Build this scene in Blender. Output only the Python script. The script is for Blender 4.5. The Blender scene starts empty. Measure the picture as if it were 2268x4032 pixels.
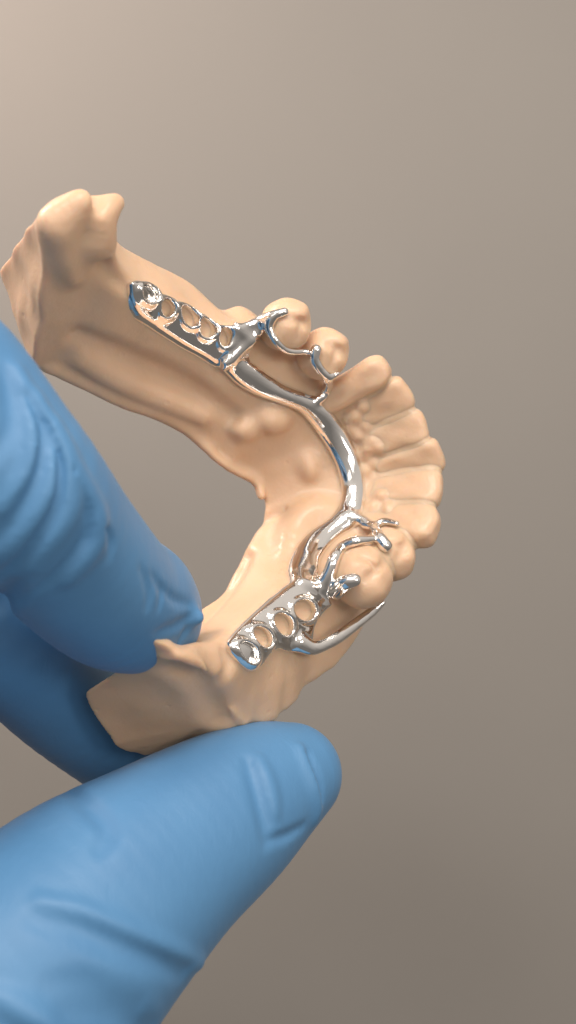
import bpy, math, random
import numpy as np
random.seed(4); np.random.seed(4)
MM = 0.001
sc = bpy.context.scene

# ------------------------------------------------------------------ camera
CAM_D = 230.0          # camera to centre of the model, millimetres
FPX = 5750.0           # focal length in photo pixels
W_, H_ = 2268.0, 4032.0
def world(p):          # view-aligned millimetres (x right, y up, z towards viewer) -> world metres
    p = np.asarray(p, float)
    return np.stack([p[..., 0], -p[..., 2], p[..., 1]], -1) * MM
cam_d = bpy.data.cameras.new('camera'); cam = bpy.data.objects.new('camera', cam_d)
sc.collection.objects.link(cam); sc.camera = cam
cam.location = (0, -CAM_D * MM, 0); cam.rotation_euler = (math.radians(90), 0, 0)
cam_d.sensor_fit = 'VERTICAL'; cam_d.sensor_height = 24.0; cam_d.sensor_width = 24.0 * W_ / H_
cam_d.lens = 24.0 * FPX / H_
cam_d.clip_start = 0.01; cam_d.clip_end = 20
cam_d.dof.use_dof = True; cam_d.dof.focus_distance = 0.228; cam_d.dof.aperture_fstop = 13

# ------------------------------------------------------------------ world, lamps, exposure
wd = bpy.data.worlds.new('World'); sc.world = wd; wd.use_nodes = True
bg = wd.node_tree.nodes['Background']
_tc = wd.node_tree.nodes.new('ShaderNodeTexCoord'); _sx = wd.node_tree.nodes.new('ShaderNodeSeparateXYZ'); _cr = wd.node_tree.nodes.new('ShaderNodeValToRGB'); _mr = wd.node_tree.nodes.new('ShaderNodeMapRange')
_mr.inputs['From Min'].default_value = -1; wd.node_tree.links.new(_tc.outputs['Generated'], _sx.inputs[0]); wd.node_tree.links.new(_sx.outputs['Z'], _mr.inputs['Value'])
wd.node_tree.links.new(_mr.outputs['Result'], _cr.inputs['Fac']); wd.node_tree.links.new(_cr.outputs['Color'], bg.inputs['Color'])
_cr.color_ramp.elements[0].position = .2; _cr.color_ramp.elements[0].color = (.24, .225, .21, 1)          # dim room below, pale ceiling above
_cr.color_ramp.elements[1].position = .85; _cr.color_ramp.elements[1].color = (1.0, .93, .86, 1)
bg.inputs['Strength'].default_value = 0.72
def area(name, loc, target, sx, sy, watts, col):
    l = bpy.data.lights.new(name, 'AREA'); l.shape = 'RECTANGLE'; l.size = sx * MM; l.size_y = sy * MM
    l.energy = watts; l.color = col
    o = bpy.data.objects.new(name, l); sc.collection.objects.link(o)
    a, b = world(loc), world(target)
    from mathutils import Vector
    o.location = a; o.rotation_euler = (Vector(b) - Vector(a)).to_track_quat('-Z', 'Y').to_euler()
    return o
area('ceiling_lamp', (60, 330, 220), (0, 0, 0), 170, 100, .84, (1.0, 0.93, 0.85))
area('ceiling_lamp', (-120, 300, 330), (0, 0, 0), 150, 60, .5, (1.0, 0.95, 0.9))
area('fill_panel', (-190, 170, 520), (0, 0, 0), 240, 110, .12, (1.0, 0.97, 0.93))  # added panels behind the viewer: bright patches in the metal, soft fill
area('fill_panel', (150, 120, 560), (0, 0, 0), 170, 120, .35, (1.0, 0.97, 0.93))  # added panel, front fill from the right
area('fill_panel', (-20, 420, 480), (0, 0, 0), 260, 120, .6, (1.0, 0.97, 0.93))  # added panel, fill from above
area('window_lamp', (-260, 260, -60), (-60, 60, -260), 120, 120, 1.5, (1.0, 0.82, 0.73))
area('side_lamp', (230, 60, 300), (10, 0, 0), 70, 110, 0.3, (1.0, 0.95, 0.9))  # small area lamp to the right, in front of the model
sc.view_settings.view_transform = 'Standard'; sc.view_settings.look = 'None'
sc.view_settings.exposure = 0.0; sc.view_settings.gamma = 1.0
sc.view_settings.use_curve_mapping = False
sc.cycles.max_bounces = 8

# ------------------------------------------------------------------ frames
def unit(v): v = np.asarray(v, float); return v / np.linalg.norm(v)
U = unit([.62, .2, .759])                                   # towards the biting side
A = np.array([.75, .1336, -.648]); A = unit(A - A.dot(U) * U)  # towards the front teeth
T = np.cross(U, A)                                          # towards the far limb
O = np.array([(1300 - 1134) / 25., (2016 - 1800) / 25., 0.])
def atu2view(q): q = np.asarray(q, float); return O + q[..., 0:1] * A + q[..., 1:2] * T + q[..., 2:3] * U
def view2atu(p): p = np.asarray(p, float) - O; return np.stack([p @ A, p @ T, p @ U], -1)
CAMP = np.array([0, 0, CAM_D])
def raydir(px, py): return np.array([(px - 1134) / FPX, (2016 - py) / FPX, -1.])
def P(px, py, h):                                           # point of the view ray at height h over the bite plane
    d = raydir(px, py); k = (h - U.dot(CAMP - O)) / U.dot(d)
    return view2atu(CAMP + k * d)
def Q(px, py, z):                                           # point of the view ray at depth z
    return CAMP + raydir(px, py) * (CAM_D - z)

# ------------------------------------------------------------------ signed distance toolkit
class Grid:
    def __init__(s, lo, hi, h):
        s.lo = np.array(lo, float); s.h = h
        s.n = np.ceil((np.array(hi) - s.lo) / h).astype(int) + 1
        s.ax = [s.lo[i] + h * np.arange(s.n[i]) for i in range(3)]
        s.f = np.full(s.n, 9.0, np.float32); s.lab = None
    def box(s, lo, hi):
        i0 = np.maximum(np.floor((np.array(lo) - s.lo) / s.h).astype(int), 0)
        i1 = np.minimum(np.ceil((np.array(hi) - s.lo) / s.h).astype(int) + 1, s.n)
        return tuple(slice(a, max(a, b)) for a, b in zip(i0, i1))
    def xyz(s, sl):
        return (s.ax[0][sl[0]][:, None, None].astype(np.float32), s.ax[1][sl[1]][None, :, None].astype(np.float32), s.ax[2][sl[2]][None, None, :].astype(np.float32))
    def sample(s, p):
        q = (np.asarray(p, float) - s.lo) / s.h
        q = np.clip(q, 0, np.array(s.n) - 1.001); i = q.astype(int); w = (q - i)
        r = 0
        for dx in (0, 1):
            for dy in (0, 1):
                for dz in (0, 1):
                    wt = (w[..., 0] if dx else 1 - w[..., 0]) * (w[..., 1] if dy else 1 - w[..., 1]) * (w[..., 2] if dz else 1 - w[..., 2])
                    r = r + wt * s.f[i[..., 0] + dx, i[..., 1] + dy, i[..., 2] + dz]
        return r
def smin(a, b, k):
    if k <= 0: return np.minimum(a, b)
    h = np.maximum(k - np.abs(a - b), 0) / k
    return np.minimum(a, b) - h * h * k * .25
def smax(a, b, k): return -smin(-a, -b, k)
def sd_cone(x, y, z, a, b, ra, rb):                         # rounded cone between two points
    ba = b - a; l2 = max(float(ba @ ba), 1e-6)
    px, py, pz = x - a[0], y - a[1], z - a[2]
    h = np.clip((px * ba[0] + py * ba[1] + pz * ba[2]) / l2, 0, 1)
    return np.sqrt((px - ba[0] * h) ** 2 + (py - ba[1] * h) ** 2 + (pz - ba[2] * h) ** 2) - (ra + (rb - ra) * h)
def sd_ell(x, y, z, c, r, R=None):
    px, py, pz = x - c[0], y - c[1], z - c[2]
    if R is None: R = np.eye(3)
    q = [(R[i][0] * px + R[i][1] * py + R[i][2] * pz) for i in range(3)]
    k0 = np.sqrt((q[0] / r[0]) ** 2 + (q[1] / r[1]) ** 2 + (q[2] / r[2]) ** 2)
    k1 = np.sqrt((q[0] / r[0] ** 2) ** 2 + (q[1] / r[1] ** 2) ** 2 + (q[2] / r[2] ** 2) ** 2)
    return k0 * (k0 - 1) / np.maximum(k1, 1e-6)
def put(g, d, sl, k, lab=None, sub=False):
    old = g.f[sl]
    if lab is not None:
        if g.lab is None: g.lab = np.zeros(g.n, np.int8)
        L = g.lab[sl]; L[d < old] = lab
    g.f[sl] = smax(old, -d, k) if sub else smin(old, d, k)
def cone(g, a, b, ra, rb, k=1., lab=None, sub=False):
    a = np.asarray(a, float); b = np.asarray(b, float); m = max(ra, rb) + max(k, g.h * 4)
    sl = g.box(np.minimum(a, b) - m, np.maximum(a, b) + m)
    put(g, sd_cone(*g.xyz(sl), a, b, ra, rb), sl, k, lab, sub)
def ell(g, c, r, R=None, k=1., lab=None, sub=False):
    m = max(r) + max(k, g.h * 4); c = np.asarray(c, float)
    sl = g.box(c - m, c + m); put(g, sd_ell(*g.xyz(sl), c, r, R), sl, k, lab, sub)
def resample(pts, n):                                       # smooth curve through the points (any number of columns)
    pts = np.asarray(pts, float)
    if len(pts) < 3:
        w = np.linspace(0, 1, n)[:, None]; return pts[0] * (1 - w) + pts[-1] * w
    p = np.vstack([2 * pts[0] - pts[1], pts, 2 * pts[-1] - pts[-2]]); out = []
    tt = np.linspace(0, len(pts) - 1 - 1e-6, n)
    for v in tt:
        i = int(v); w = v - i; a, b, c, d = p[i:i + 4]
        out.append(.5 * (2 * b + (c - a) * w + (2 * a - 5 * b + 4 * c - d) * w * w + (3 * b - a - 3 * c + d) * w ** 3))
    return np.array(out)
def chain_d(x, y, z, pts, rad):
    d = None
    for i in range(len(pts) - 1):
        e = sd_cone(x, y, z, pts[i], pts[i + 1], rad[i], rad[i + 1]); d = e if d is None else np.minimum(d, e)
    return d
def chain(g, pts, rad, k=1., lab=None, sub=False):
    pts = np.asarray(pts, float); rad = np.asarray(rad, float); m = rad.max() + max(k, g.h * 4)
    sl = g.box(pts.min(0) - m, pts.max(0) + m)
    put(g, chain_d(*g.xyz(sl), pts, rad), sl, k, lab, sub)
def hit(g, pxs, off=0., conv=None, z0=75., z1=-45.):        # where view rays meet the surface held in a grid
    n = 900; zs = np.linspace(z0, z1, n); out = []
    for px, py in pxs:
        p = CAMP + raydir(px, py)[None] * (CAM_D - zs)[:, None]
        q = conv(p) if conv else p
        v = g.sample(q) - off
        j = np.nonzero(v < 0)[0]
        if len(j) == 0: j = [int(np.argmin(v))]
        j = j[0]
        out.append(q[j])
    return np.array(out)
def nets(g, f=None, sl=None):                               # surface nets: grid -> vertices and quads
    f = g.f if f is None else f
    n = f.shape; inside = f < 0
    cnt = np.zeros(tuple(np.array(n) - 1), np.int8)
    for dx in (0, 1):
        for dy in (0, 1):
            for dz in (0, 1): cnt += inside[dx:n[0] - 1 + dx, dy:n[1] - 1 + dy, dz:n[2] - 1 + dz]
    act = (cnt > 0) & (cnt < 8); ijk = np.argwhere(act)
    idx = np.full(act.shape, -1, np.int32); idx[act] = np.arange(len(ijk))
    i, j, k = ijk.T; S = np.zeros((len(ijk), 3)); N = np.zeros(len(ijk))
    c = {(a, b, d): f[i + a, j + b, k + d].astype(float) for a in (0, 1) for b in (0, 1) for d in (0, 1)}
    for ax in range(3):
        for u in (0, 1):
            for v in (0, 1):
                a = [u, v]; a.insert(ax, 0); b = [u, v]; b.insert(ax, 1)
                fa, fb = c[tuple(a)], c[tuple(b)]; m = (fa < 0) != (fb < 0)
                w = np.where(m, fa / np.where(m, fa - fb, 1), 0)
                p = np.tile(np.array(a, float), (len(ijk), 1)); p[:, ax] = w
                S[m] += p[m]; N[m] += 1
    v = (ijk + S / N[:, None]); quads = []
    for ax in range(3):
        lo = [slice(0, m) for m in n]; hi = [slice(0, m) for m in n]; lo[ax] = slice(0, n[ax] - 1); hi[ax] = slice(1, n[ax])
        A_, B_ = inside[tuple(lo)], inside[tuple(hi)]; E = np.argwhere(A_ != B_); o = [x for x in range(3) if x != ax]
        E = E[(E[:, o[0]] > 0) & (E[:, o[1]] > 0) & (E[:, o[0]] < n[o[0]] - 1) & (E[:, o[1]] < n[o[1]] - 1)]
        def cell(d0, d1):
            e = E.copy(); e[:, o[0]] -= d0; e[:, o[1]] -= d1; return idx[e[:, 0], e[:, 1], e[:, 2]]
        q = np.stack([cell(1, 1), cell(0, 1), cell(0, 0), cell(1, 0)], 1)
        fl = A_[E[:, 0], E[:, 1], E[:, 2]]
        if ax == 1: fl = ~fl
        q[~fl] = q[~fl][:, ::-1]; quads.append(q)
    lo = g.lo if sl is None else np.array([g.ax[x][sl[x].start] for x in range(3)])
    return lo + v * g.h, np.vstack(quads)
def relax(v, q, it, lam=.5, mu=-.52):                       # volume-keeping smoothing
    e = np.vstack([q[:, [0, 1]], q[:, [1, 2]], q[:, [2, 3]], q[:, [3, 0]]]); n = len(v)
    deg = np.bincount(np.concatenate([e[:, 0], e[:, 1]]), minlength=n)[:, None] + 1e-9
    for s in range(it):
        L = np.stack([np.bincount(e[:, 0], v[e[:, 1], c], n) + np.bincount(e[:, 1], v[e[:, 0], c], n) for c in range(3)], 1) / deg - v
        v = v + L * (lam if s % 2 == 0 else mu)
    return v
def vnormals(v, q):
    nn = np.cross(v[q[:, 2]] - v[q[:, 0]], v[q[:, 3]] - v[q[:, 1]])
    r = np.stack([sum(np.bincount(q[:, j], nn[:, c], len(v)) for j in range(4)) for c in range(3)], 1)
    return r / (np.linalg.norm(r, axis=1, keepdims=True) + 1e-12)
def mesh_obj(name, v, q, mat, parent=None, origin=(0, 0, 0), normals=None):
    m = bpy.data.meshes.new(name); v = np.asarray(v, np.float32) - np.asarray(origin, np.float32); q = np.asarray(q, np.int32)
    m.vertices.add(len(v)); m.vertices.foreach_set('co', v.ravel())
    m.loops.add(q.size); m.loops.foreach_set('vertex_index', q.ravel())
    m.polygons.add(len(q)); m.polygons.foreach_set('loop_start', np.arange(0, q.size, 4, dtype=np.int32))
    m.update(calc_edges=True); m.validate()
    m.polygons.foreach_set('use_smooth', np.ones(len(m.polygons), bool))
    if normals is not None: m.normals_split_custom_set_from_vertices([tuple(x) for x in normals])
    m.materials.append(mat)
    o = bpy.data.objects.new(name, m); sc.collection.objects.link(o)
    if parent is not None: o.parent = parent
    else: o.location = origin
    return o
def empty(name, loc, label, cat):
    o = bpy.data.objects.new(name, None); sc.collection.objects.link(o); o.location = loc; o.empty_display_size = .005
    o['label'] = label; o['category'] = cat; return o

# ------------------------------------------------------------------ materials
def mat(name, col, rough, metal=0.):
    m = bpy.data.materials.new(name); m.use_nodes = True; nt = m.node_tree; b = nt.nodes['Principled BSDF']
    b.inputs['Base Color'].default_value = (*col, 1); b.inputs['Roughness'].default_value = rough; b.inputs['Metallic'].default_value = metal
    return m, nt, b
def noise(nt, scale, detail=3., rough=.5, vec=None):
    n = nt.nodes.new('ShaderNodeTexNoise'); n.inputs['Scale'].default_value = scale; n.inputs['Detail'].default_value = detail; n.inputs['Roughness'].default_value = rough
    if vec is None:
        t = nt.nodes.new('ShaderNodeTexCoord'); vec = t.outputs['Object']
    nt.links.new(vec, n.inputs['Vector']); return n
def mixcol(nt, fac, c1, c2, lo=.35, hi=.65):
    r = nt.nodes.new('ShaderNodeValToRGB'); r.color_ramp.elements[0].position = lo; r.color_ramp.elements[1].position = hi
    r.color_ramp.elements[0].color = (*c1, 1); r.color_ramp.elements[1].color = (*c2, 1); nt.links.new(fac, r.inputs['Fac']); return r
def bump(nt, b, hts, dist, strength=1.):
    bp = nt.nodes.new('ShaderNodeBump'); bp.inputs['Strength'].default_value = strength; bp.inputs['Distance'].default_value = dist
    nt.links.new(hts, bp.inputs['Height']); nt.links.new(bp.outputs['Normal'], b.inputs['Normal']); return bp
RESIN, nt, b = mat('beige_resin', (.62, .385, .225), .5)
n1 = noise(nt, 120, 4); r = mixcol(nt, n1.outputs['Fac'], (.66, .435, .28), (.70, .47, .31)); nt.links.new(r.outputs['Color'], b.inputs['Base Color'])
b.inputs['Subsurface Weight'].default_value = .55; b.inputs['Subsurface Radius'].default_value = (1., .5, .25); b.inputs['Subsurface Scale'].default_value = .0022
b.inputs['Coat Weight'].default_value = .17; b.inputs['Coat Roughness'].default_value = .13
n2 = noise(nt, 420, 6, .65); vo = nt.nodes.new('ShaderNodeTexVoronoi'); vo.inputs['Scale'].default_value = 260; tc2 = nt.nodes.new('ShaderNodeTexCoord'); nt.links.new(tc2.outputs['Object'], vo.inputs['Vector'])
pit = nt.nodes.new('ShaderNodeMapRange'); pit.inputs['From Min'].default_value = .05; pit.inputs['From Max'].default_value = .13; pit.inputs['To Min'].default_value = -.35; pit.inputs['To Max'].default_value = 0.; nt.links.new(vo.outputs['Distance'], pit.inputs['Value'])
ad = nt.nodes.new('ShaderNodeMath'); nt.links.new(n2.outputs['Fac'], ad.inputs[0]); nt.links.new(pit.outputs['Result'], ad.inputs[1]); bump(nt, b, ad.outputs[0], .0003, .5)
n4 = noise(nt, 75, 6, .7); st = mixcol(nt, n4.outputs['Fac'], (1, 1, 1), (.80, .80, .80), .60, .78); mx = nt.nodes.new('ShaderNodeMix'); mx.data_type = 'RGBA'; mx.blend_type = 'MULTIPLY'; mx.inputs[0].default_value = 1.
nt.links.new(r.outputs['Color'], mx.inputs[6]); nt.links.new(st.outputs['Color'], mx.inputs[7]); nt.links.new(mx.outputs[2], b.inputs['Base Color'])
METAL, nt, b = mat('polished_cobalt_chrome', (.87, .835, .80), .07, 1.)
n2 = noise(nt, 260, 2, .5); bump(nt, b, n2.outputs['Fac'], .00025, .22)
n3 = noise(nt, 350, 5, .7); mr = nt.nodes.new('ShaderNodeMapRange'); mr.inputs['To Min'].default_value = .03; mr.inputs['To Max'].default_value = .20; mr.inputs['From Min'].default_value = .4; mr.inputs['From Max'].default_value = .75
nt.links.new(n3.outputs['Fac'], mr.inputs['Value']); nt.links.new(mr.outputs['Result'], b.inputs['Roughness'])
GLOVE, nt, b = mat('blue_nitrile', (.075, .24, .52), .52)
n1 = noise(nt, 60, 3); r = mixcol(nt, n1.outputs['Fac'], (.078, .215, .405), (.09, .24, .44)); nt.links.new(r.outputs['Color'], b.inputs['Base Color'])
b.inputs['Sheen Weight'].default_value = .08; b.inputs['Sheen Roughness'].default_value = .4
tcg = nt.nodes.new('ShaderNodeTexCoord'); mpg = nt.nodes.new('ShaderNodeMapping'); mpg.inputs['Rotation'].default_value = (0, math.radians(42), 0); mpg.inputs['Scale'].default_value = (1., 1., .28)
nt.links.new(tcg.outputs['Object'], mpg.inputs['Vector'])
n2 = noise(nt, 1500, 4, .6); n3 = noise(nt, 330, 5, .62, mpg.outputs['Vector']); n3.inputs['Distortion'].default_value = 1.2
ad = nt.nodes.new('ShaderNodeMath'); ad.operation = 'MULTIPLY_ADD'; ad.inputs[1].default_value = .25; nt.links.new(n2.outputs['Fac'], ad.inputs[0]); nt.links.new(n3.outputs['Fac'], ad.inputs[2])
bump(nt, b, ad.outputs[0], .00045, .2)
BACK, nt, b = mat('matt_grey_board', (.36, .32, .28), .7)
n1 = noise(nt, 9, 4); r = mixcol(nt, n1.outputs['Fac'], (.228, .210, .189), (.242, .223, .200)); nt.links.new(r.outputs['Color'], b.inputs['Base Color'])
n2 = noise(nt, 1500, 2); bump(nt, b, n2.outputs['Fac'], .0003, .25)

# ------------------------------------------------------------------ backdrop
def backdrop():
    n = 12; zb = -170.
    xs = np.linspace(-900, 900, n); ys = np.linspace(-900, 900, n); v = []; q = []
    for y in ys:
        for x in xs: v.append(world((x, y, zb)))
    for j in range(n - 1):
        for i in range(n - 1): a = j * n + i; q.append((a, a + 1, a + n + 1, a + n))
    o = mesh_obj('backdrop', np.array(v), np.array(q), BACK); o['kind'] = 'structure'
backdrop()

# ------------------------------------------------------------------ dental model: swept gum body
GA, T0 = -5.0, 0.5                       # fan centre of the arch; straight limbs behind it
def plan2sr(a, t):
    a = np.asarray(a, float); t = np.asarray(t, float) - T0
    th = np.arctan2(t, a - GA); r = np.hypot(a - GA, t)
    s = np.where(a >= GA, th * 20., np.sign(t) * (31.416 + GA - a))
    return s, np.where(a >= GA, r, np.abs(t))
def track(rows, atu=False):              # feature line -> rho(s), u(s)
    p = np.array([r if atu else P(*r) for r in rows]); s, r = plan2sr(p[:, 0], p[:, 1]); o = np.argsort(s)
    ss = np.arange(-82, 82.1, .5); k = np.exp(-.5 * (np.arange(-8, 9) / 2.2) ** 2); k /= k.sum()
    sm = lambda y: np.convolve(np.pad(np.interp(ss, s[o], y[o]), 8, 'edge'), k, 'valid')
    return ss, sm(r[o] if False else r), sm(p[:, 2])
LING = track([(60, 1430, -20), (130, 1450, -21), (190, 1462, -22), (330, 1530, -22), (480, 1600, -22), (620, 1650, -22), (720, 1700, -22), (800, 1770, -22), (880, 1845, -22),
              (960, 1885, -22), (1010, 1915, -22), (1040, 1965, -22), (1040, 2010, -22), (1000, 2080, -22), (960, 2150, -22), (920, 2230, -22), (890, 2300, -22), (840, 2350, -22),
              (780, 2400, -22), (700, 2470, -22), (600, 2560, -22), (480, 2640, -23), (380, 2700, -24), (330, 2730, -24)])
CREST = track([tuple(P(120, 960, -3)), tuple(P(180, 895, .5)), tuple(P(260, 835, 3.5)), tuple(P(340, 800, 5)), tuple(P(405, 830, 4.5)), tuple(P(435, 925, 1)), tuple(P(472, 1060, -3)), tuple(P(585, 1132, -6)), tuple(P(700, 1170, -7)), tuple(P(800, 1245, -8)), tuple(P(950, 1330, -8)),
               (-2, 21.5, -8), (5, 17, -8), (12.5, 11.5, -8), (15.7, 7.5, -8.6), (17.2, 3, -8.6), (17.7, -2, -8.6), (16.7, -6.5, -8.6), (14, -11.5, -8), (9.5, -15.5, -8), (2, -19, -8),
               tuple(P(1178, 2385, -7)), tuple(P(1055, 2475, -7)), tuple(P(940, 2570, -7)), tuple(P(860, 2620, -6)), tuple(P(740, 2600, -3)), tuple(P(620, 2590, -1.5))], True)
BUCC = track([tuple(P(120, 960, -8) + [0, 2, 0]), tuple(P(260, 880, -4) + [0, 2, 0]), tuple(P(395, 890, -3) + [0, 2.5, 0]), tuple(P(480, 1030, -8) + [0, 3, 0]), tuple(P(610, 1110, -11) + [0, 3.5, 0]), tuple(P(760, 1170, -12) + [0, 3, 0]), tuple(P(880, 1236, -13)), tuple(P(1010, 1250, -13)),
              (1, 30, -13), (13, 22, -14), (22, 12, -14), (25, 1, -14), (22, -14, -14), (14, -23, -14), tuple(P(1450, 2440, -13)), tuple(P(1370, 2570, -13)), tuple(P(1290, 2650, -13)),
              tuple(P(1185, 2730, -14)), tuple(P(1110, 2835, -14)), tuple(P(980, 2860, -14)), tuple(P(860, 2890, -15)), tuple(P(700, 2900, -16))], True)
_s = BUCC[0]; _m = np.clip((-_s - 24) / 5, 0, 1)
BUCC = (_s, BUCC[1] + _m * (.35 * np.sin(.9 * _s + .5 * np.sin(.37 * _s)) + .18 * np.sin(2.3 * _s + 1)), BUCC[2] + _m * .2 * np.sin(1.3 * _s + 2))   # ragged free edge
def body_sdf(g):
    aa, tt = np.meshgrid(g.ax[0], g.ax[1], indexing='ij'); s, rho = plan2sr(aa, tt)
    ip = lambda tr, i: np.interp(s, tr[0], tr[i])
    r0, u0, r4, u4, r6, u6 = ip(LING, 1), ip(LING, 2), ip(CREST, 1), ip(CREST, 2), ip(BUCC, 1), ip(BUCC, 2)
    wc = np.interp(s, [-80, -50, -35, 0, 35, 50, 80], [3.5, 3.5, 3.2, 2.6, 3.0, 2.6, 2.0])
    lr, lu = r4 - wc, u4 - .8
    bl = np.interp(s, [-80, -40, -20, 0, 20, 40, 80], [.6, .8, 0, -1.0, 0, .2, -1.0])
    ctrl = [(r0, u0), (r0 + (lr - r0) * .30, u0 + (lu - u0) * .36 + bl * .8), (r0 + (lr - r0) * .66, u0 + (lu - u0) * .72 + bl), (lr, lu), (r4, u4),
            (r4 + wc * .9, u4 - .9), (r4 + (r6 - r4) * .62 + .4, u4 + (u6 - u4) * .55), (r6, u6), (r6 - .4, u6 - 1.6), (np.where(s < -40, r6 + 2.0, np.maximum(r6 - 2.0, r4)), np.interp(s, [-80, -50, -40, 80], [-29.5, -29., -25., -25.])), (r0 + 2.0, u0 - 1.6)]
    V = []; n = len(ctrl)
    for i in range(n):                    # rounded corners between control points, sharp at the free edges
        p0, p1, p2, p3 = [ctrl[(i + j - 1) % n] for j in range(4)]
        V.append(p1)
        if i in (1, 2, 3, 4, 5): V.append(tuple((-.0625 * a + .5625 * b + .5625 * c - .0625 * d) for a, b, c, d in zip(p0, p1, p2, p3)))
    u = g.ax[2][None, None, :].astype(np.float32); R = rho[:, :, None].astype(np.float32)
    d2 = np.full(g.n, 1e9, np.float32); sg = np.ones(g.n, np.float32); m = len(V)
    for i in range(m):
        x0, y0 = [c[:, :, None].astype(np.float32) for c in V[i]]; x1, y1 = [c[:, :, None].astype(np.float32) for c in V[i - 1]]
        ex, ey = x1 - x0, y1 - y0; wx, wy = R - x0, u - y0
        h = np.clip((wx * ex + wy * ey) / (ex * ex + ey * ey + 1e-9), 0, 1)
        d2 = np.minimum(d2, (wx - ex * h) ** 2 + (wy - ey * h) ** 2)
        c1 = (u >= y0); c2 = (u < y1); c3 = ex * wy > ey * wx
        flip = (c1 & c2 & c3) | (~c1 & ~c2 & ~c3); sg[flip] *= -1
    return sg * np.sqrt(d2)
glo, ghi = (-50, -46, -34), (30, 49, 12)
gc = Grid(glo, ghi, .8); gc.f = body_sdf(gc)
HB = .36
GB = Grid(glo, ghi, HB)
def upsample(g, dst):
    f = g.f
    for ax in range(3):
        q = np.clip((dst.ax[ax] - g.lo[ax]) / g.h, 0, g.n[ax] - 1.001); i = q.astype(int); w = (q - i).astype(np.float32)
        sh = [1, 1, 1]; sh[ax] = -1; w = w.reshape(sh)
        f = np.take(f, i, ax) * (1 - w) + np.take(f, i + 1, ax) * w
    dst.f = f.astype(np.float32)
def blur(f, n=1):
    for _ in range(n):
        for ax in range(3):
            p = np.pad(f, [(1, 1) if i == ax else (0, 0) for i in range(3)], 'edge'); N = f.shape[ax]
            f = .25 * np.take(p, range(0, N), ax) + .5 * np.take(p, range(1, N + 1), ax) + .25 * np.take(p, range(2, N + 2), ax)
    return f.astype(np.float32)
upsample(gc, GB); GB.f = blur(GB.f, 2)
# distal cuts
def cut(pts, flip, wob=.5, n=None):
    p = np.array(pts); c = p.mean(0)
    if n is None: n = np.linalg.svd(p - c)[2][2]
    if n[0] > 0: n = -n
    x, y, z = GB.xyz((slice(None),) * 3)
    d = n[0] * (x - c[0]) + n[1] * (y - c[1]) + n[2] * (z - c[2])
    sel = (y > 0) if flip else (y < 0)
    w = wob * (np.sin(y * .5 + 1 + .3 * z) * np.cos(z * .33 - .2 * y) + .3 * np.sin(z * .9 - y * .5 + np.sin(y * .7)))
    if not flip: w = w - 3.4 * np.clip((-z - 10) / 18, 0, 1) * np.clip((-y - 27) / 9, 0, 1)      # the wall runs out into a foot
    GB.f = np.where(sel, smax(GB.f, d + w.astype(np.float32), .7), GB.f).astype(np.float32)
cut([P(745, 2588, -3), P(975, 2858, -14), P(560, 2960, -29.5), P(375, 2705, -24), P(640, 2580, -2)], False, .12)
_e = [P(175, 860, 2), P(150, 1010, -4), P(140, 1180, -11), P(120, 1400, -20)]
_f = view2atu(O + np.array([-4.8, 2.5, -9.]))
cut(_e, True, .35, unit(np.cross(_e[3] - _e[0], _f)))
hitB = lambda pxs, off=0.: hit(GB, pxs, off, view2atu)
# lumps and folds on the lingual side
def lump(px, py, r, sink=.4, k=2., R=None):
    c = hitB([(px, py)])[0]; ell(GB, c - U * sink, r, R, k)
lump(1090, 1640, (3.2, 2.6, 2.2), .6)
lump(975, 1680, (2.2, 2.0, 1.8), .6)
lump(1225, 1830, (1.5, 2.2, 1.6), .4)
def ridge(pxs, r, k=1.5, sub=False, sink=.0, n=12, g=None, h=None):
    g = g or GB; p = (h or hitB)(resample(pxs, n)); p = p + 0.
    if g is GB: p = p - U * sink
    w = np.sin(np.linspace(.15, math.pi - .15, n)) ** .5
    chain(g, p, r * w, k, sub=sub)
ridge([(1160, 2170), (1190, 2080), (1250, 2020), (1330, 2010)], 3.0, 2.5, sink=1.2)
ridge([(300, 1330), (480, 1420), (700, 1520), (900, 1640)], 1.5, 3., sub=True, sink=-.6)
ridge([(330, 1420), (480, 1500), (640, 1570), (800, 1640)], 1.3, 3., sink=.4)
ridge([(940, 2180), (980, 2090), (1030, 2050), (1110, 2010)], .7, 1.2, sub=True, sink=-.3)
ridge([(700, 2520), (800, 2420), (900, 2300), (960, 2200)], 1.2, 2.5, sub=True, sink=-.5)
ridge([(300, 850), (340, 960), (420, 1080), (520, 1150)], 1.0, 2., sub=True, sink=-.5)
ridge([(240, 830), (260, 960), (300, 1080)], 1.6, 3., sink=.6)
ridge([(370, 790), (390, 900), (400, 940)], 1.0, 1.8, sub=True, sink=-.3)
ridge([(880, 2700), (900, 2620), (880, 2560)], .8, 1.6, sub=True, sink=-.2)
chain(GB, resample([P(215, 880, 2), P(290, 815, 4.5), P(335, 780, 5.6), P(354, 752, 6)], 10), np.interp(np.arange(10), [0, 5, 9], [2.4, 1.5, .3]), 3.)
chain(GB, resample([P(380, 940, 1), P(398, 865, 3), P(425, 820, 3.8), P(452, 800, 3.8)], 10), np.interp(np.arange(10), [0, 5, 9], [2.6, 2.1, 1.4]), 3.)
cone(GB, P(315, 792, 5.2), P(354, 748, 6.2), 1.3, .15, 1.0)
chain(GB, np.array([P(380, 758, 5.8), P(382, 780, 5.6), P(386, 810, 5.6)]), [1.2, .8, .2], 2.2, sub=True)
ridge([(645, 2582), (750, 2590), (830, 2665), (880, 2765), (960, 2845)], .75, 1.2, sink=.1, n=24)
ridge([(680, 2640), (760, 2680), (820, 2770), (850, 2840)], 1.2, 3.5, sub=True, sink=-.6, n=20)
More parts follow.
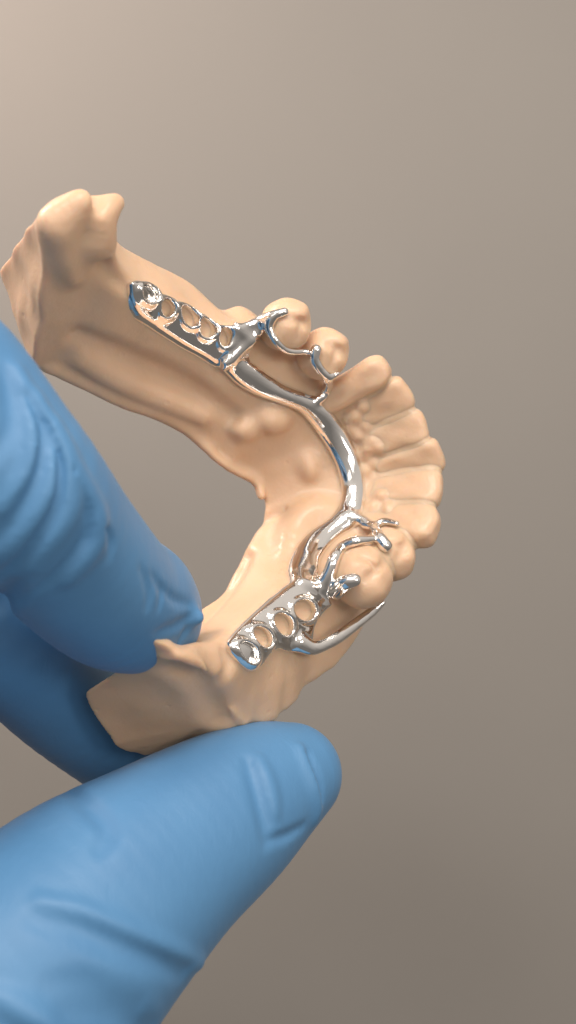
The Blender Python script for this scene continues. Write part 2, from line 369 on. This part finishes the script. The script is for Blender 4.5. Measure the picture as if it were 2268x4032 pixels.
# ---- teeth
def frame(e1, w):
    w = unit(w); e1 = unit(np.asarray(e1) - np.dot(e1, w) * w); return np.array([e1, np.cross(w, e1), w])
TEETH = []
def incisor(p0, p1, h, inward, L, thick, cerv, gy=0.):
    a, b = P(*p0, h), P(*p1, h); c = (a + b) / 2; hw = np.linalg.norm(b - a) / 2
    rad = unit([c[0] - GA, c[1] - T0, 0]); root = c - np.array([0, 0, L]) - rad * inward
    R = frame(b - a, c - root); TEETH.append(dict(kind='i', c=c, R=R, hw=hw, L=np.linalg.norm(c - root), th=thick, cerv=cerv, out=float(np.dot(R[1], rad))))
def premolar(px, py, h, r, inward, e=(1, 0), cusps=(1., .8), L=6.5):
    c = P(px, py, h); rad = unit([c[0] - GA, c[1] - T0, 0]) if c[0] > GA else np.array([0, np.sign(c[1]), 0])
    R = frame(np.cross([0, 0, 1], rad), np.array([0, 0, 1.]) + rad * inward); TEETH.append(dict(kind='p', c=c, R=R, r=r, L=L, cusps=cusps, rad=rad))
premolar(1190, 1258, 0, (3.5, 4.0), -.10, cusps=(1.15, 1.0))
premolar(1338, 1368, 0, (3.5, 4.1), -.05, cusps=(1.15, 1.25))
incisor((1490, 1388), (1550, 1490), .8, 4.6, 10.5, 2.1, 3.4)
incisor((1562, 1480), (1652, 1600), .8, 4.2, 10, 1.55, 2.8)
incisor((1643, 1596), (1697, 1734), .6, 4.2, 9.5, 1.5, 2.7)
incisor((1697, 1726), (1774, 1850), .8, 4.2, 9.5, 1.5, 2.7)
incisor((1748, 1845), (1718, 1992), .6, 4.2, 10, 1.6, 2.9)
incisor((1744, 2000), (1692, 2140), .9, 4.4, 10.5, 2.1, 3.4)
premolar(1598, 2165, 0, (3.7, 4.4), -.02, cusps=(1.1, 1.0))
premolar(1492, 2250, 0, (4.5, 4.8), -.05, cusps=(1.0, 1.0))
def tooth_d(t, x, y, z):
    c, R = t['c'], t['R']; px, py, pz = x - c[0], y - c[1], z - c[2]
    q = [R[i][0] * px + R[i][1] * py + R[i][2] * pz for i in range(3)]
    if t['kind'] == 'i':
        hgt = np.clip(-q[2] / t['L'], -.1, 1.3)             # 0 at the edge, 1 at the gum
        rr = 1.55
        wx = t['hw'] * (1.11 - .27 * np.clip(hgt, 0, 1.2) ** 1.4) - rr
        ty = np.maximum(t['th'] + .55 + (t['cerv'] - t['th']) * np.clip(hgt, 0, 1) ** 1.5 - rr, .1)
        bow = -.25 * (q[0] / t['hw']) ** 2 * (1 if t['out'] > 0 else -1)                 # the row of edges follows the arch
        tip = .55 * (q[0] / t['hw']) ** 2 * (2.6 if t['th'] > 1.9 else 1.8)
        wav = .12 * np.sin(q[0] * 1.7 + c[0] * 3) * np.cos(q[2] * .9 + c[1] * 5)
        dx = np.abs(q[0]) - wx; dy = np.abs(q[1] - bow) - ty + ( .48 * np.abs(q[0] / t['hw']) ** 2.5); dz = np.abs(q[2] + tip - .6 + t['L'] * .58) - (t['L'] * .58 - rr)
        d = np.sqrt(np.maximum(dx, 0) ** 2 + np.maximum(dy, 0) ** 2 + np.maximum(dz, 0) ** 2) + np.minimum(np.maximum(np.maximum(dx, dy), dz), 0) - rr + wav
        o_ = 1 if t['out'] > 0 else -1
        d = smax(d, .93 * q[2] + .37 * q[1] * o_ - .6, 1.0)                              # worn biting edge
        return smax(d, .5 * q[2] - .86 * q[1] * o_ - t['th'] * .72, .9)                   # bevel on the tongue side
    r1, r2 = t['r']
    cc = c - R[2] * 3.9
    d = sd_ell(x, y, z, cc, (r1, r2, 3.5), R)
    pr = (np.abs(q[0] / r1) ** 2.6 + np.abs(q[1] / r2) ** 2.6) ** (1 / 2.6) - 1          # squarer crown, flattened bite
    d = smin(d, smax(pr * r1 * .93 + .0, np.abs(q[2] + 4.2) - 3.3, 2.6), .8)
    d = smin(d, sd_cone(x, y, z, cc, c - R[2] * (t['L'] + 3), r1 * .86, r1 * .70), 1.5)
    s = 1 if np.dot(R[1], t['rad']) > 0 else -1
    b = c - R[2] * 2.0 + R[1] * s * r2 * .36; l = c - R[2] * 2.5 - R[1] * s * r2 * .42
    d = smin(d, sd_ell(x, y, z, b, (r1 * .62, r2 * .5, 1.9 * t['cusps'][0]), R), 1.)
    d = smin(d, sd_ell(x, y, z, l, (r1 * .58, r2 * .46, 1.85 * t['cusps'][1]), R), 1.)
    gp = lambda a, b, h: c + R[0] * a + R[1] * b * s + R[2] * h
    d = smax(d, -sd_cone(x, y, z, gp(-r1 * .75, -.1 * r2, -.1), gp(r1 * .75, -.05 * r2, -.1), .3, .3), 1.2)          # groove across the bite
    d = smax(d, -sd_cone(x, y, z, gp(.15, -.1 * r2, -.2), gp(-.4, -r2 * .75, -1.0), .2, .2), 1.)
    for nx, ny, nz, k_ in ((.55, .30, .78, 2.05), (-.62, .1, .78, 2.1), (.1, -.66, .75, 1.95), (.2, .72, .67, 2.5)):
        d = smax(d, nx * q[0] + ny * s * q[1] + nz * q[2] - k_ * r1 / 3.6 + .9, .7)                                    # worn facets
    d = d + .10 * np.sin(q[0] * 1.3 + c[0]) * np.cos(q[1] * 1.1 + c[1]) * np.cos(q[2] * .8)
    return d
model = empty('dental_model', world(atu2view(np.array([-10., 0., -25.]))), 'beige resin model of a lower jaw held between blue gloved fingers', 'dental model')
MO = np.array(model.location)
ALL = GB.f.copy()
tooth_meshes = []
for t in TEETH:
    lo, hi = t['c'] - 16, t['c'] + 6; lo[:2] = t['c'][:2] - 10; hi[:2] = t['c'][:2] + 10
    sl = GB.box(lo, hi); d = tooth_d(t, *GB.xyz(sl)).astype(np.float32)
    ALL[sl] = np.minimum(ALL[sl], d)
    GB.f[sl] = smin(GB.f[sl], d + .12, 1.3)
    gt = Grid(lo, hi, .3); gt.f = tooth_d(t, *gt.xyz((slice(None),) * 3)).astype(np.float32)
    # keep only the crown and a little of the neck inside the gum
    x, y, z = gt.xyz((slice(None),) * 3); ax = t['R'][2]; dd = -((x - t['c'][0]) * ax[0] + (y - t['c'][1]) * ax[1] + (z - t['c'][2]) * ax[2]) - (t['L'] + 3)
    gt.f = smax(gt.f, (dd + (1.4 if t['kind'] == 'i' else 0)).astype(np.float32), .8)
    tooth_meshes.append(nets(gt))
_rp = resample([P(x, y - 12, -21.2) for x, y in ((190, 1457), (330, 1525), (480, 1596), (620, 1645), (720, 1695), (800, 1763), (880, 1838), (960, 1880), (1010, 1912), (1030, 1965))], 70)
_rr = np.random.RandomState(8); chain(GB, _rp + _rr.randn(70, 3) * .03, .66 + .05 * np.sin(np.arange(70) * .5) + .05 * _rr.rand(70), 1.6)   # uneven lip of cured resin
# small papillae and tags of resin along the gum line
rng = np.random.RandomState(3)
for px, py in [(1430, 1600), (1395, 1640), (1440, 1680), (1410, 1720), (1465, 1740), (1450, 1770), (1490, 1760), (1470, 1820), (1440, 1850), (1430, 1795), (1500, 1950), (1530, 2000), (1470, 1995), (1385, 1690)]:
    c = hitB([(px, py)])[0]; ell(GB, c, tuple(.4 + .5 * rng.rand(3)), None, 1.2)
ALL = np.minimum(ALL, GB.f)
v, q = nets(GB); v = relax(v, q, 6)
base = mesh_obj('gum_base', world(atu2view(v)), q, RESIN, model, MO)
for v, q in tooth_meshes:
    v = relax(v, q, 4); mesh_obj('tooth', world(atu2view(v)), q, RESIN, model, MO)

# ------------------------------------------------------------------ metal framework
GS = Grid(glo, ghi, HB); GS.f = ALL                          # surface of gum and teeth together
hitS = lambda pxs, off=0.: hit(GS, pxs, off, view2atu)
GM = Grid((-30, -36, -17), (21, 36, 5), .22); GM.lab = np.zeros(GM.n, np.int8)
SB = Grid((-30, -36, -17), (21, 36, 5), .22); upsample(GS, SB); SB.f = blur(SB.f, 3)
SBB = blur(SB.f, 10)
def grad(g, p, e=.6):
    n = np.stack([g.sample(p + e * np.eye(3)[i]) - g.sample(p - e * np.eye(3)[i]) for i in range(3)], -1); return n / (np.linalg.norm(n, axis=1, keepdims=True) + 1e-9)
GSB = Grid((-30, -36, -17), (21, 36, 5), .22); GSB.f = SBB
def bar(rows, lab, r=1.1, off=.15, k=.6, n=60):              # flat-topped bar lying on the tissue: strands side by side, merged
    rows = np.array(rows, float); c = hitS(rows[:, :2], off)
    for _ in range(1): c[1:-1] = .15 * c[:-2] + .7 * c[1:-1] + .15 * c[2:]
    m = resample(np.c_[c, rows[:, 2]], n); p = m[:, :3]; hw = m[:, 3] * np.interp(np.linspace(0, 1, n), [0, .7, .8, 1], [1.15, 1.18, 1.35, 1.3]) / 2 / 25.
    nr = grad(GSB, p, 1.2)
    for _ in range(6): nr[1:-1] = .25 * nr[:-2] + .5 * nr[1:-1] + .25 * nr[2:]
    tg = np.gradient(p, axis=0); la = np.cross(tg, nr); la /= np.linalg.norm(la, axis=1, keepdims=True); mrg = hw.max() + 1.5
    sl = GM.box(p.min(0) - mrg, p.max(0) + mrg); X = GM.xyz(sl); w = np.maximum(hw - r, .05)[:, None]
    d = None
    for o in (-1, -.5, 0, .5, 1):
        e = chain_d(*X, p + la * w * o + nr * .1 * (1 - abs(o)), np.full(n, r)); d = e if d is None else smin(d, e, 1.0)
    put(GM, d, sl, k, lab)
def wire(rows, lab, off=.35, k=.7, n=None):
    rows = np.array(rows, float)
    c = np.array([P(*x) for x in rows[:, [0, 1, 3]]]) if rows.shape[1] > 3 else hitS(rows[:, :2], off)
    m = resample(np.c_[c, rows[:, 2]], n or 6 * len(rows)); chain(GM, m[:, :3], m[:, 3] / 2 / 25., k, lab)
def plate(outline, holes, lab, th=1.0, pits=()):
    p = hitS(resample(np.array(outline + outline[:1]), 4 * len(outline)), th)[:-1]; m = 2.
    sl = GM.box(np.append(p.min(0)[:2] - m, -17), np.append(p.max(0)[:2] + m, 5)); x, y, _ = GM.xyz(sl); x = x[:, :, 0]; y = y[:, :, 0]
    d2 = np.full(np.broadcast(x, y).shape, 1e9); sg = np.ones_like(d2)
    for i in range(len(p)):
        a, b = p[i], p[i - 1]; ex, ey = b[0] - a[0], b[1] - a[1]; wx, wy = x - a[0], y - a[1]
        h = np.clip((wx * ex + wy * ey) / (ex * ex + ey * ey + 1e-9), 0, 1); d2 = np.minimum(d2, (wx - ex * h) ** 2 + (wy - ey * h) ** 2)
        c1 = y >= a[1]; c2 = y < b[1]; c3 = ex * wy > ey * wx; fl = (c1 & c2 & c3) | (~c1 & ~c2 & ~c3); sg[fl] *= -1
    fp = (sg * np.sqrt(d2))[:, :, None]
    sh = SBB[sl]
    top = np.full(sh.shape, th, np.float32)
    holes_d = []
    for (hx, hy, rx, ry, ang) in holes + list(pits):
        c, e1, e2 = hitS([(hx, hy), (hx + rx * math.cos(ang), hy + rx * math.sin(ang)), (hx - ry * math.sin(ang), hy + ry * math.cos(ang))], th)
        M = np.array([[e1[0] - c[0], e2[0] - c[0]], [e1[1] - c[1], e2[1] - c[1]]]); I = np.linalg.inv(M)
        sc_ = math.sqrt(abs(np.linalg.det(M)))
        hd = ((np.hypot(I[0, 0] * (x - c[0]) + I[0, 1] * (y - c[1]), I[1, 0] * (x - c[0]) + I[1, 1] * (y - c[1])) - 1) * sc_)[:, :, None]
        holes_d.append(hd)
        top = top + .55 * np.exp(-((hd - .35) / .5) ** 2)      # raised collar round each opening
    d = smax(sh - top, -sh - .8, .4)
    d = smax(d, fp, .9)
    for i, hd in enumerate(holes_d):
        if i < len(holes): d = smax(d, -hd, .6)
        else: d = smax(d, -np.maximum(hd, .35 - sh), .5)
    put(GM, d.astype(np.float32), sl, .6, lab)
BAR, PL1, PL2, C1, C2, R1, R2, C3, R3, C4 = range(1, 11)
bar([(905, 1425, 70), (960, 1470, 92), (1030, 1515, 84), (1120, 1555, 60), (1200, 1582, 62), (1250, 1625, 84), (1300, 1690, 88), (1345, 1760, 88), (1378, 1840, 84), (1395, 1915, 84), (1390, 1980, 86), (1368, 2042, 96),
     (1310, 2085, 78), (1245, 2130, 86), (1205, 2190, 90), (1190, 2255, 98), (1205, 2310, 90)], BAR, n=70)
plate([(520, 1105), (545, 1098), (600, 1115), (660, 1160), (740, 1195), (810, 1240), (880, 1280), (960, 1278), (1015, 1258), (1060, 1235), (1075, 1262), (1030, 1320), (985, 1335), (940, 1390), (880, 1440), (800, 1400), (700, 1345), (610, 1285), (548, 1240), (525, 1170)],
      [(660, 1212, 24, 34, 0.2), (745, 1245, 26, 42, -.5), (812, 1290, 30, 38, -.3), (885, 1328, 24, 36, 0)], PL1, pits=[(590, 1155, 26, 36, -.3)])
plate([(1165, 2280), (1230, 2282), (1290, 2300), (1350, 2290), (1385, 2300), (1335, 2365), (1280, 2415), (1245, 2470), (1230, 2545), (1150, 2565), (1105, 2555), (1065, 2585), (1030, 2632), (990, 2640), (935, 2590), (905, 2530), (960, 2460), (1060, 2370)],
      [(1202, 2402, 38, 40, 0), (1118, 2458, 32, 44, -.3), (1036, 2508, 28, 42, -.5)], PL2, pits=[(980, 2568, 28, 44, -.5)])
def web(pts, r, lab, k=.8):                                   # thin rounded sheet spanned between points
    for a, b, c in pts:
        a, b, c = [np.array(P(*z)) for z in (a, b, c)]; m = r + 1.5
        sl = GM.box(np.minimum(np.minimum(a, b), c) - m, np.maximum(np.maximum(a, b), c) + m); x, y, z = GM.xyz(sl)
        n = unit(np.cross(b - a, c - a)); dp = np.abs((x - a[0]) * n[0] + (y - a[1]) * n[1] + (z - a[2]) * n[2]); e = None
        for p, q_, o in ((a, b, c), (b, c, a), (c, a, b)):
            m_ = np.cross(q_ - p, n); m_ = unit(m_); m_ = -m_ if m_ @ (o - p) > 0 else m_
            h = (x - p[0]) * m_[0] + (y - p[1]) * m_[1] + (z - p[2]) * m_[2]; e = h if e is None else np.maximum(e, h)
        put(GM, np.hypot(dp, np.maximum(e, 0)) - r, sl, k, lab)
web([((935, 1295, -6.2), (1060, 1252, -4.2), (985, 1340, -6.5)), ((935, 1295, -6.2), (985, 1340, -6.5), (900, 1420, -8.6)), ((900, 1420, -8.6), (985, 1340, -6.5), (955, 1440, -10))], .6, PL1, 1.0)
# far side: occlusal rest and holding arm on the second premolar
wire([(1010, 1290, 80), (1050, 1262, 58), (1085, 1240, 40), (1120, 1228, 34)], R1, off=.5)
wire([(1068, 1255, 40), (1062, 1295, 36), (1088, 1345, 33), (1135, 1382, 29), (1208, 1386, 24)], C1, off=.5, n=24)
# far side: minor connector with rest on the first premolar
wire([(1215, 1585, 46), (1262, 1570, 40), (1290, 1530, 42), (1292, 1490, 38), (1262, 1455, 38), (1240, 1415, 44), (1245, 1378, 46)], R2, off=.4, n=26)
wire([(1290, 1490, 30), (1310, 1480, 26), (1330, 1472, 21)], R2, off=.3)
# near side: holding arm, rests, cheek-side arm
wire([(1270, 2310, 64), (1300, 2250, 56), (1318, 2195, 50), (1350, 2154, 46), (1400, 2131, 42), (1462, 2122, 28)], C2, off=.75, n=24)
wire([(1325, 2325, 66), (1360, 2292, 62), (1396, 2284, 56)], R3, off=.55)
wire([(1375, 2035, 70), (1430, 2050, 46), (1468, 2072, 40), (1490, 2110, 50), (1518, 2148, 56)], C3, off=.4, n=24)
wire([(1440, 2066, 36), (1475, 2066, 30), (1515, 2052, 32), (1562, 2062, 24)], C3, off=.6)
wire([(1180, 2530, 80, -8), (1228, 2550, 60, -7.4), (1280, 2536, 50, -6.9), (1330, 2508, 52, -6.4), (1400, 2458, 46, -6), (1465, 2408, 40, -5.5), (1508, 2372, 24, -4.4)], C4, n=26)
v, q = nets(GM); v = relax(v, q, 10)
li = np.clip(np.round((v[q].mean(1) - GM.lo) / GM.h).astype(int), 0, np.array(GM.n) - 1); lab = GM.lab[li[:, 0], li[:, 1], li[:, 2]]
fw = empty('denture_framework', world(atu2view(np.array([0., 0., -12.]))), 'polished metal partial denture framework lying on the beige jaw model', 'denture framework')
FO = np.array(fw.location); wv = world(atu2view(v)); wn = vnormals(wv, q)
for L, nm in [(BAR, 'lingual_bar'), (PL1, 'saddle_plate'), (PL2, 'saddle_plate'), (C1, 'clasp_arm'), (C2, 'clasp_arm'), (C4, 'clasp_arm'), (R1, 'occlusal_rest'), (R2, 'occlusal_rest'), (R3, 'occlusal_rest'), (C3, 'occlusal_rest')]:
    qq = q[lab == L]
    if len(qq) == 0: print('EMPTY', nm, L); continue
    ids, inv = np.unique(qq, return_inverse=True)
    mesh_obj(nm, wv[ids], inv.reshape(-1, 4), METAL, fw, FO, wn[ids])
print('unlabelled metal faces', int((lab == 0).sum()))

# ------------------------------------------------------------------ gloved hand
GH = Grid((-112, -112, -30), (14, 58, 72), .52)
def finger(rows, k=3.):
    p = np.array([Q(*r[:3]) for r in rows]); r = np.array([x[3] for x in rows], float)
    m = resample(np.c_[p, r], 5 * len(rows)); chain(GH, m[:, :3], m[:, 3], k)
# index finger, bent over in front of the far limb, its tip inside the near limb
finger([(-900, 1500, 30, 14.), (-420, 1440, 42, 13.2), (-20, 1860, 42, 12.4), (240, 2150, 31, 11.2), (430, 2345, 20, 10.4), (565, 2425, 12, 8.8)], 2.)
ell(GH, Q(575, 2325, 15), (5.7, 5.7, 5.7), None, 4.)
# middle finger under the model
finger([(-900, 2300, -2, 12), (-350, 2200, 4, 11.5), (0, 2450, 2, 11.4), (260, 2720, -8, 10.6), (480, 2930, -14, 9.)], 1.)
# thumb
finger([(-500, 4330, 30, 22.5), (0, 3940, 28, 19.7), (330, 3620, 21, 17.4), (600, 3400, 14, 14.8), (850, 3225, 7, 12.8), (1010, 3115, 2.5, 10.7), (1140, 3052, -1, 8.3)], 2.)
# ring and little finger, palm and wrist outside the picture
finger([(-1100, 2800, -6, 11.5), (-700, 2750, -14, 10.5), (-420, 2950, -18, 9.5)], 1.)
finger([(-1100, 3250, -4, 10), (-800, 3250, -14, 9), (-600, 3400, -16, 8)], 1.)
finger([(-1000, 1900, 24, 17), (-1050, 2700, 22, 19), (-1000, 3500, 26, 20), (-700, 4100, 32, 21)], 6.)
finger([(-800, 4000, 32, 22), (-900, 4700, 28, 21)], 6.)
hitH = lambda pxs, off=0.: hit(GH, pxs, off)
GH0 = Grid(GH.lo, GH.ax[0][-1:].tolist() + GH.ax[1][-1:].tolist() + GH.ax[2][-1:].tolist(), GH.h); GH0.f = GH.f.copy()
def gv(pxs, r, k=1.5, dz=.0, sub=True, n=44):               # fold line pressed into or raised from the bare finger
    p = hit(GH0, resample(pxs, n))
    for _ in range(6): p[1:-1] = .25 * p[:-2] + .5 * p[1:-1] + .25 * p[2:]
    chain(GH, p + np.array([0, 0, dz]), r * np.sin(np.linspace(.12, math.pi - .12, n)) ** .6, k, sub=sub)
# folds of the glove on the index finger
for pts, r, k, dz, sub in [
    ([(45, 1460), (98, 1620), (92, 1800), (0, 1960)], 1.1, 1.2, .65, True), ([(65, 1470), (120, 1630), (112, 1820), (10, 1990)], 1.2, 2.4, -.55, False),
    ([(118, 1560), (185, 1720), (165, 1900), (60, 2070), (-40, 2160)], 1.2, 1.2, .65, True), ([(140, 1580), (208, 1735), (188, 1920), (75, 2110), (-30, 2200)], 1.2, 2.4, -.55, False),
    ([(185, 1670), (245, 1820), (228, 2010), (110, 2190), (-20, 2290)], 1.0, 1.1, .65, True), ([(205, 1690), (268, 1840), (250, 2030), (130, 2220)], 1.2, 2.6, -.55, False),
    ([(280, 1850), (345, 1980), (352, 2110), (240, 2260), (60, 2390)], .9, 1.0, .65, True), ([(300, 1870), (365, 2000), (372, 2130), (270, 2270)], 1.0, 2.6, -.55, False),
    ([(400, 2060), (440, 2130), (435, 2200)], .5, .9, .3, True), ([(10, 1440), (45, 1560), (40, 1700), (-30, 1820)], .9, 1.2, .65, True),
    ([(600, 2260), (640, 2330), (630, 2400)], .5, .9, .3, True), ([(560, 2240), (590, 2330), (585, 2400)], .45, .9, .3, True),
    ([(770, 2420), (700, 2460), (620, 2490)], .55, 1., .3, True), ([(750, 2380), (690, 2360), (640, 2310)], .5, 1., .3, True),
    ([(760, 2450), (730, 2490), (700, 2540)], .5, 1., .1, True), ([(60, 2300), (20, 2360), (-60, 2400)], 1.2, 2., .4, True)]: gv(pts, r, k, dz, sub)
_n = hitH([(735, 2425)])[0]; cone(GH, _n + [-1.5, .2, -2.6], _n + [1.6, -.4, -2.0], 2.6, .9, 1.6)
# folds on the thumb
for pts, r, k, dz, sub in [
    ([(985, 2990), (1020, 3090), (1050, 3210), (1062, 3310)], 1.0, 2., .8, True), ([(1015, 3000), (1050, 3090), (1075, 3200)], .8, 2., -.7, False),
    ([(1180, 2950), (1225, 3060), (1248, 3160), (1240, 3230)], .7, 2., -.2, False), ([(1215, 2970), (1258, 3080), (1268, 3150)], .5, 1.4, .2, True),
    ([(1062, 3310), (1130, 3290), (1200, 3250)], .6, 1.1, .2, True), ([(160, 3560), (330, 3610), (520, 3690), (780, 3800)], 1.1, 2.2, -.6, False), ([(140, 3600), (330, 3650), (520, 3730), (740, 3820)], 1.1, 2.5, 1.5, True),
    ([(-30, 3920), (100, 3990), (220, 4060)], 1.2, 2.5, -.1, False), ([(230, 3850), (380, 3880), (560, 3960)], 1.4, 3., 1.9, True), ([(300, 3960), (450, 3990), (600, 4050)], 1.3, 3., 1.8, True),
    ([(250, 3080), (420, 3230), (400, 3330)], .8, 2.2, .95, True)]: gv(pts, r, k, dz, sub)
cone(GH, Q(1035, 3325, 2), Q(1060, 3398, 2), 3.3, .9, 1.6)
v, q = nets(GH); v = relax(v, q, 6)
hand = mesh_obj('gloved_hand', world(v), q, GLOVE, None, world(Q(-300, 3600, 10)))
hand['label'] = 'hand in a blue nitrile glove pinching the jaw model between thumb and fingers'; hand['category'] = 'hand'
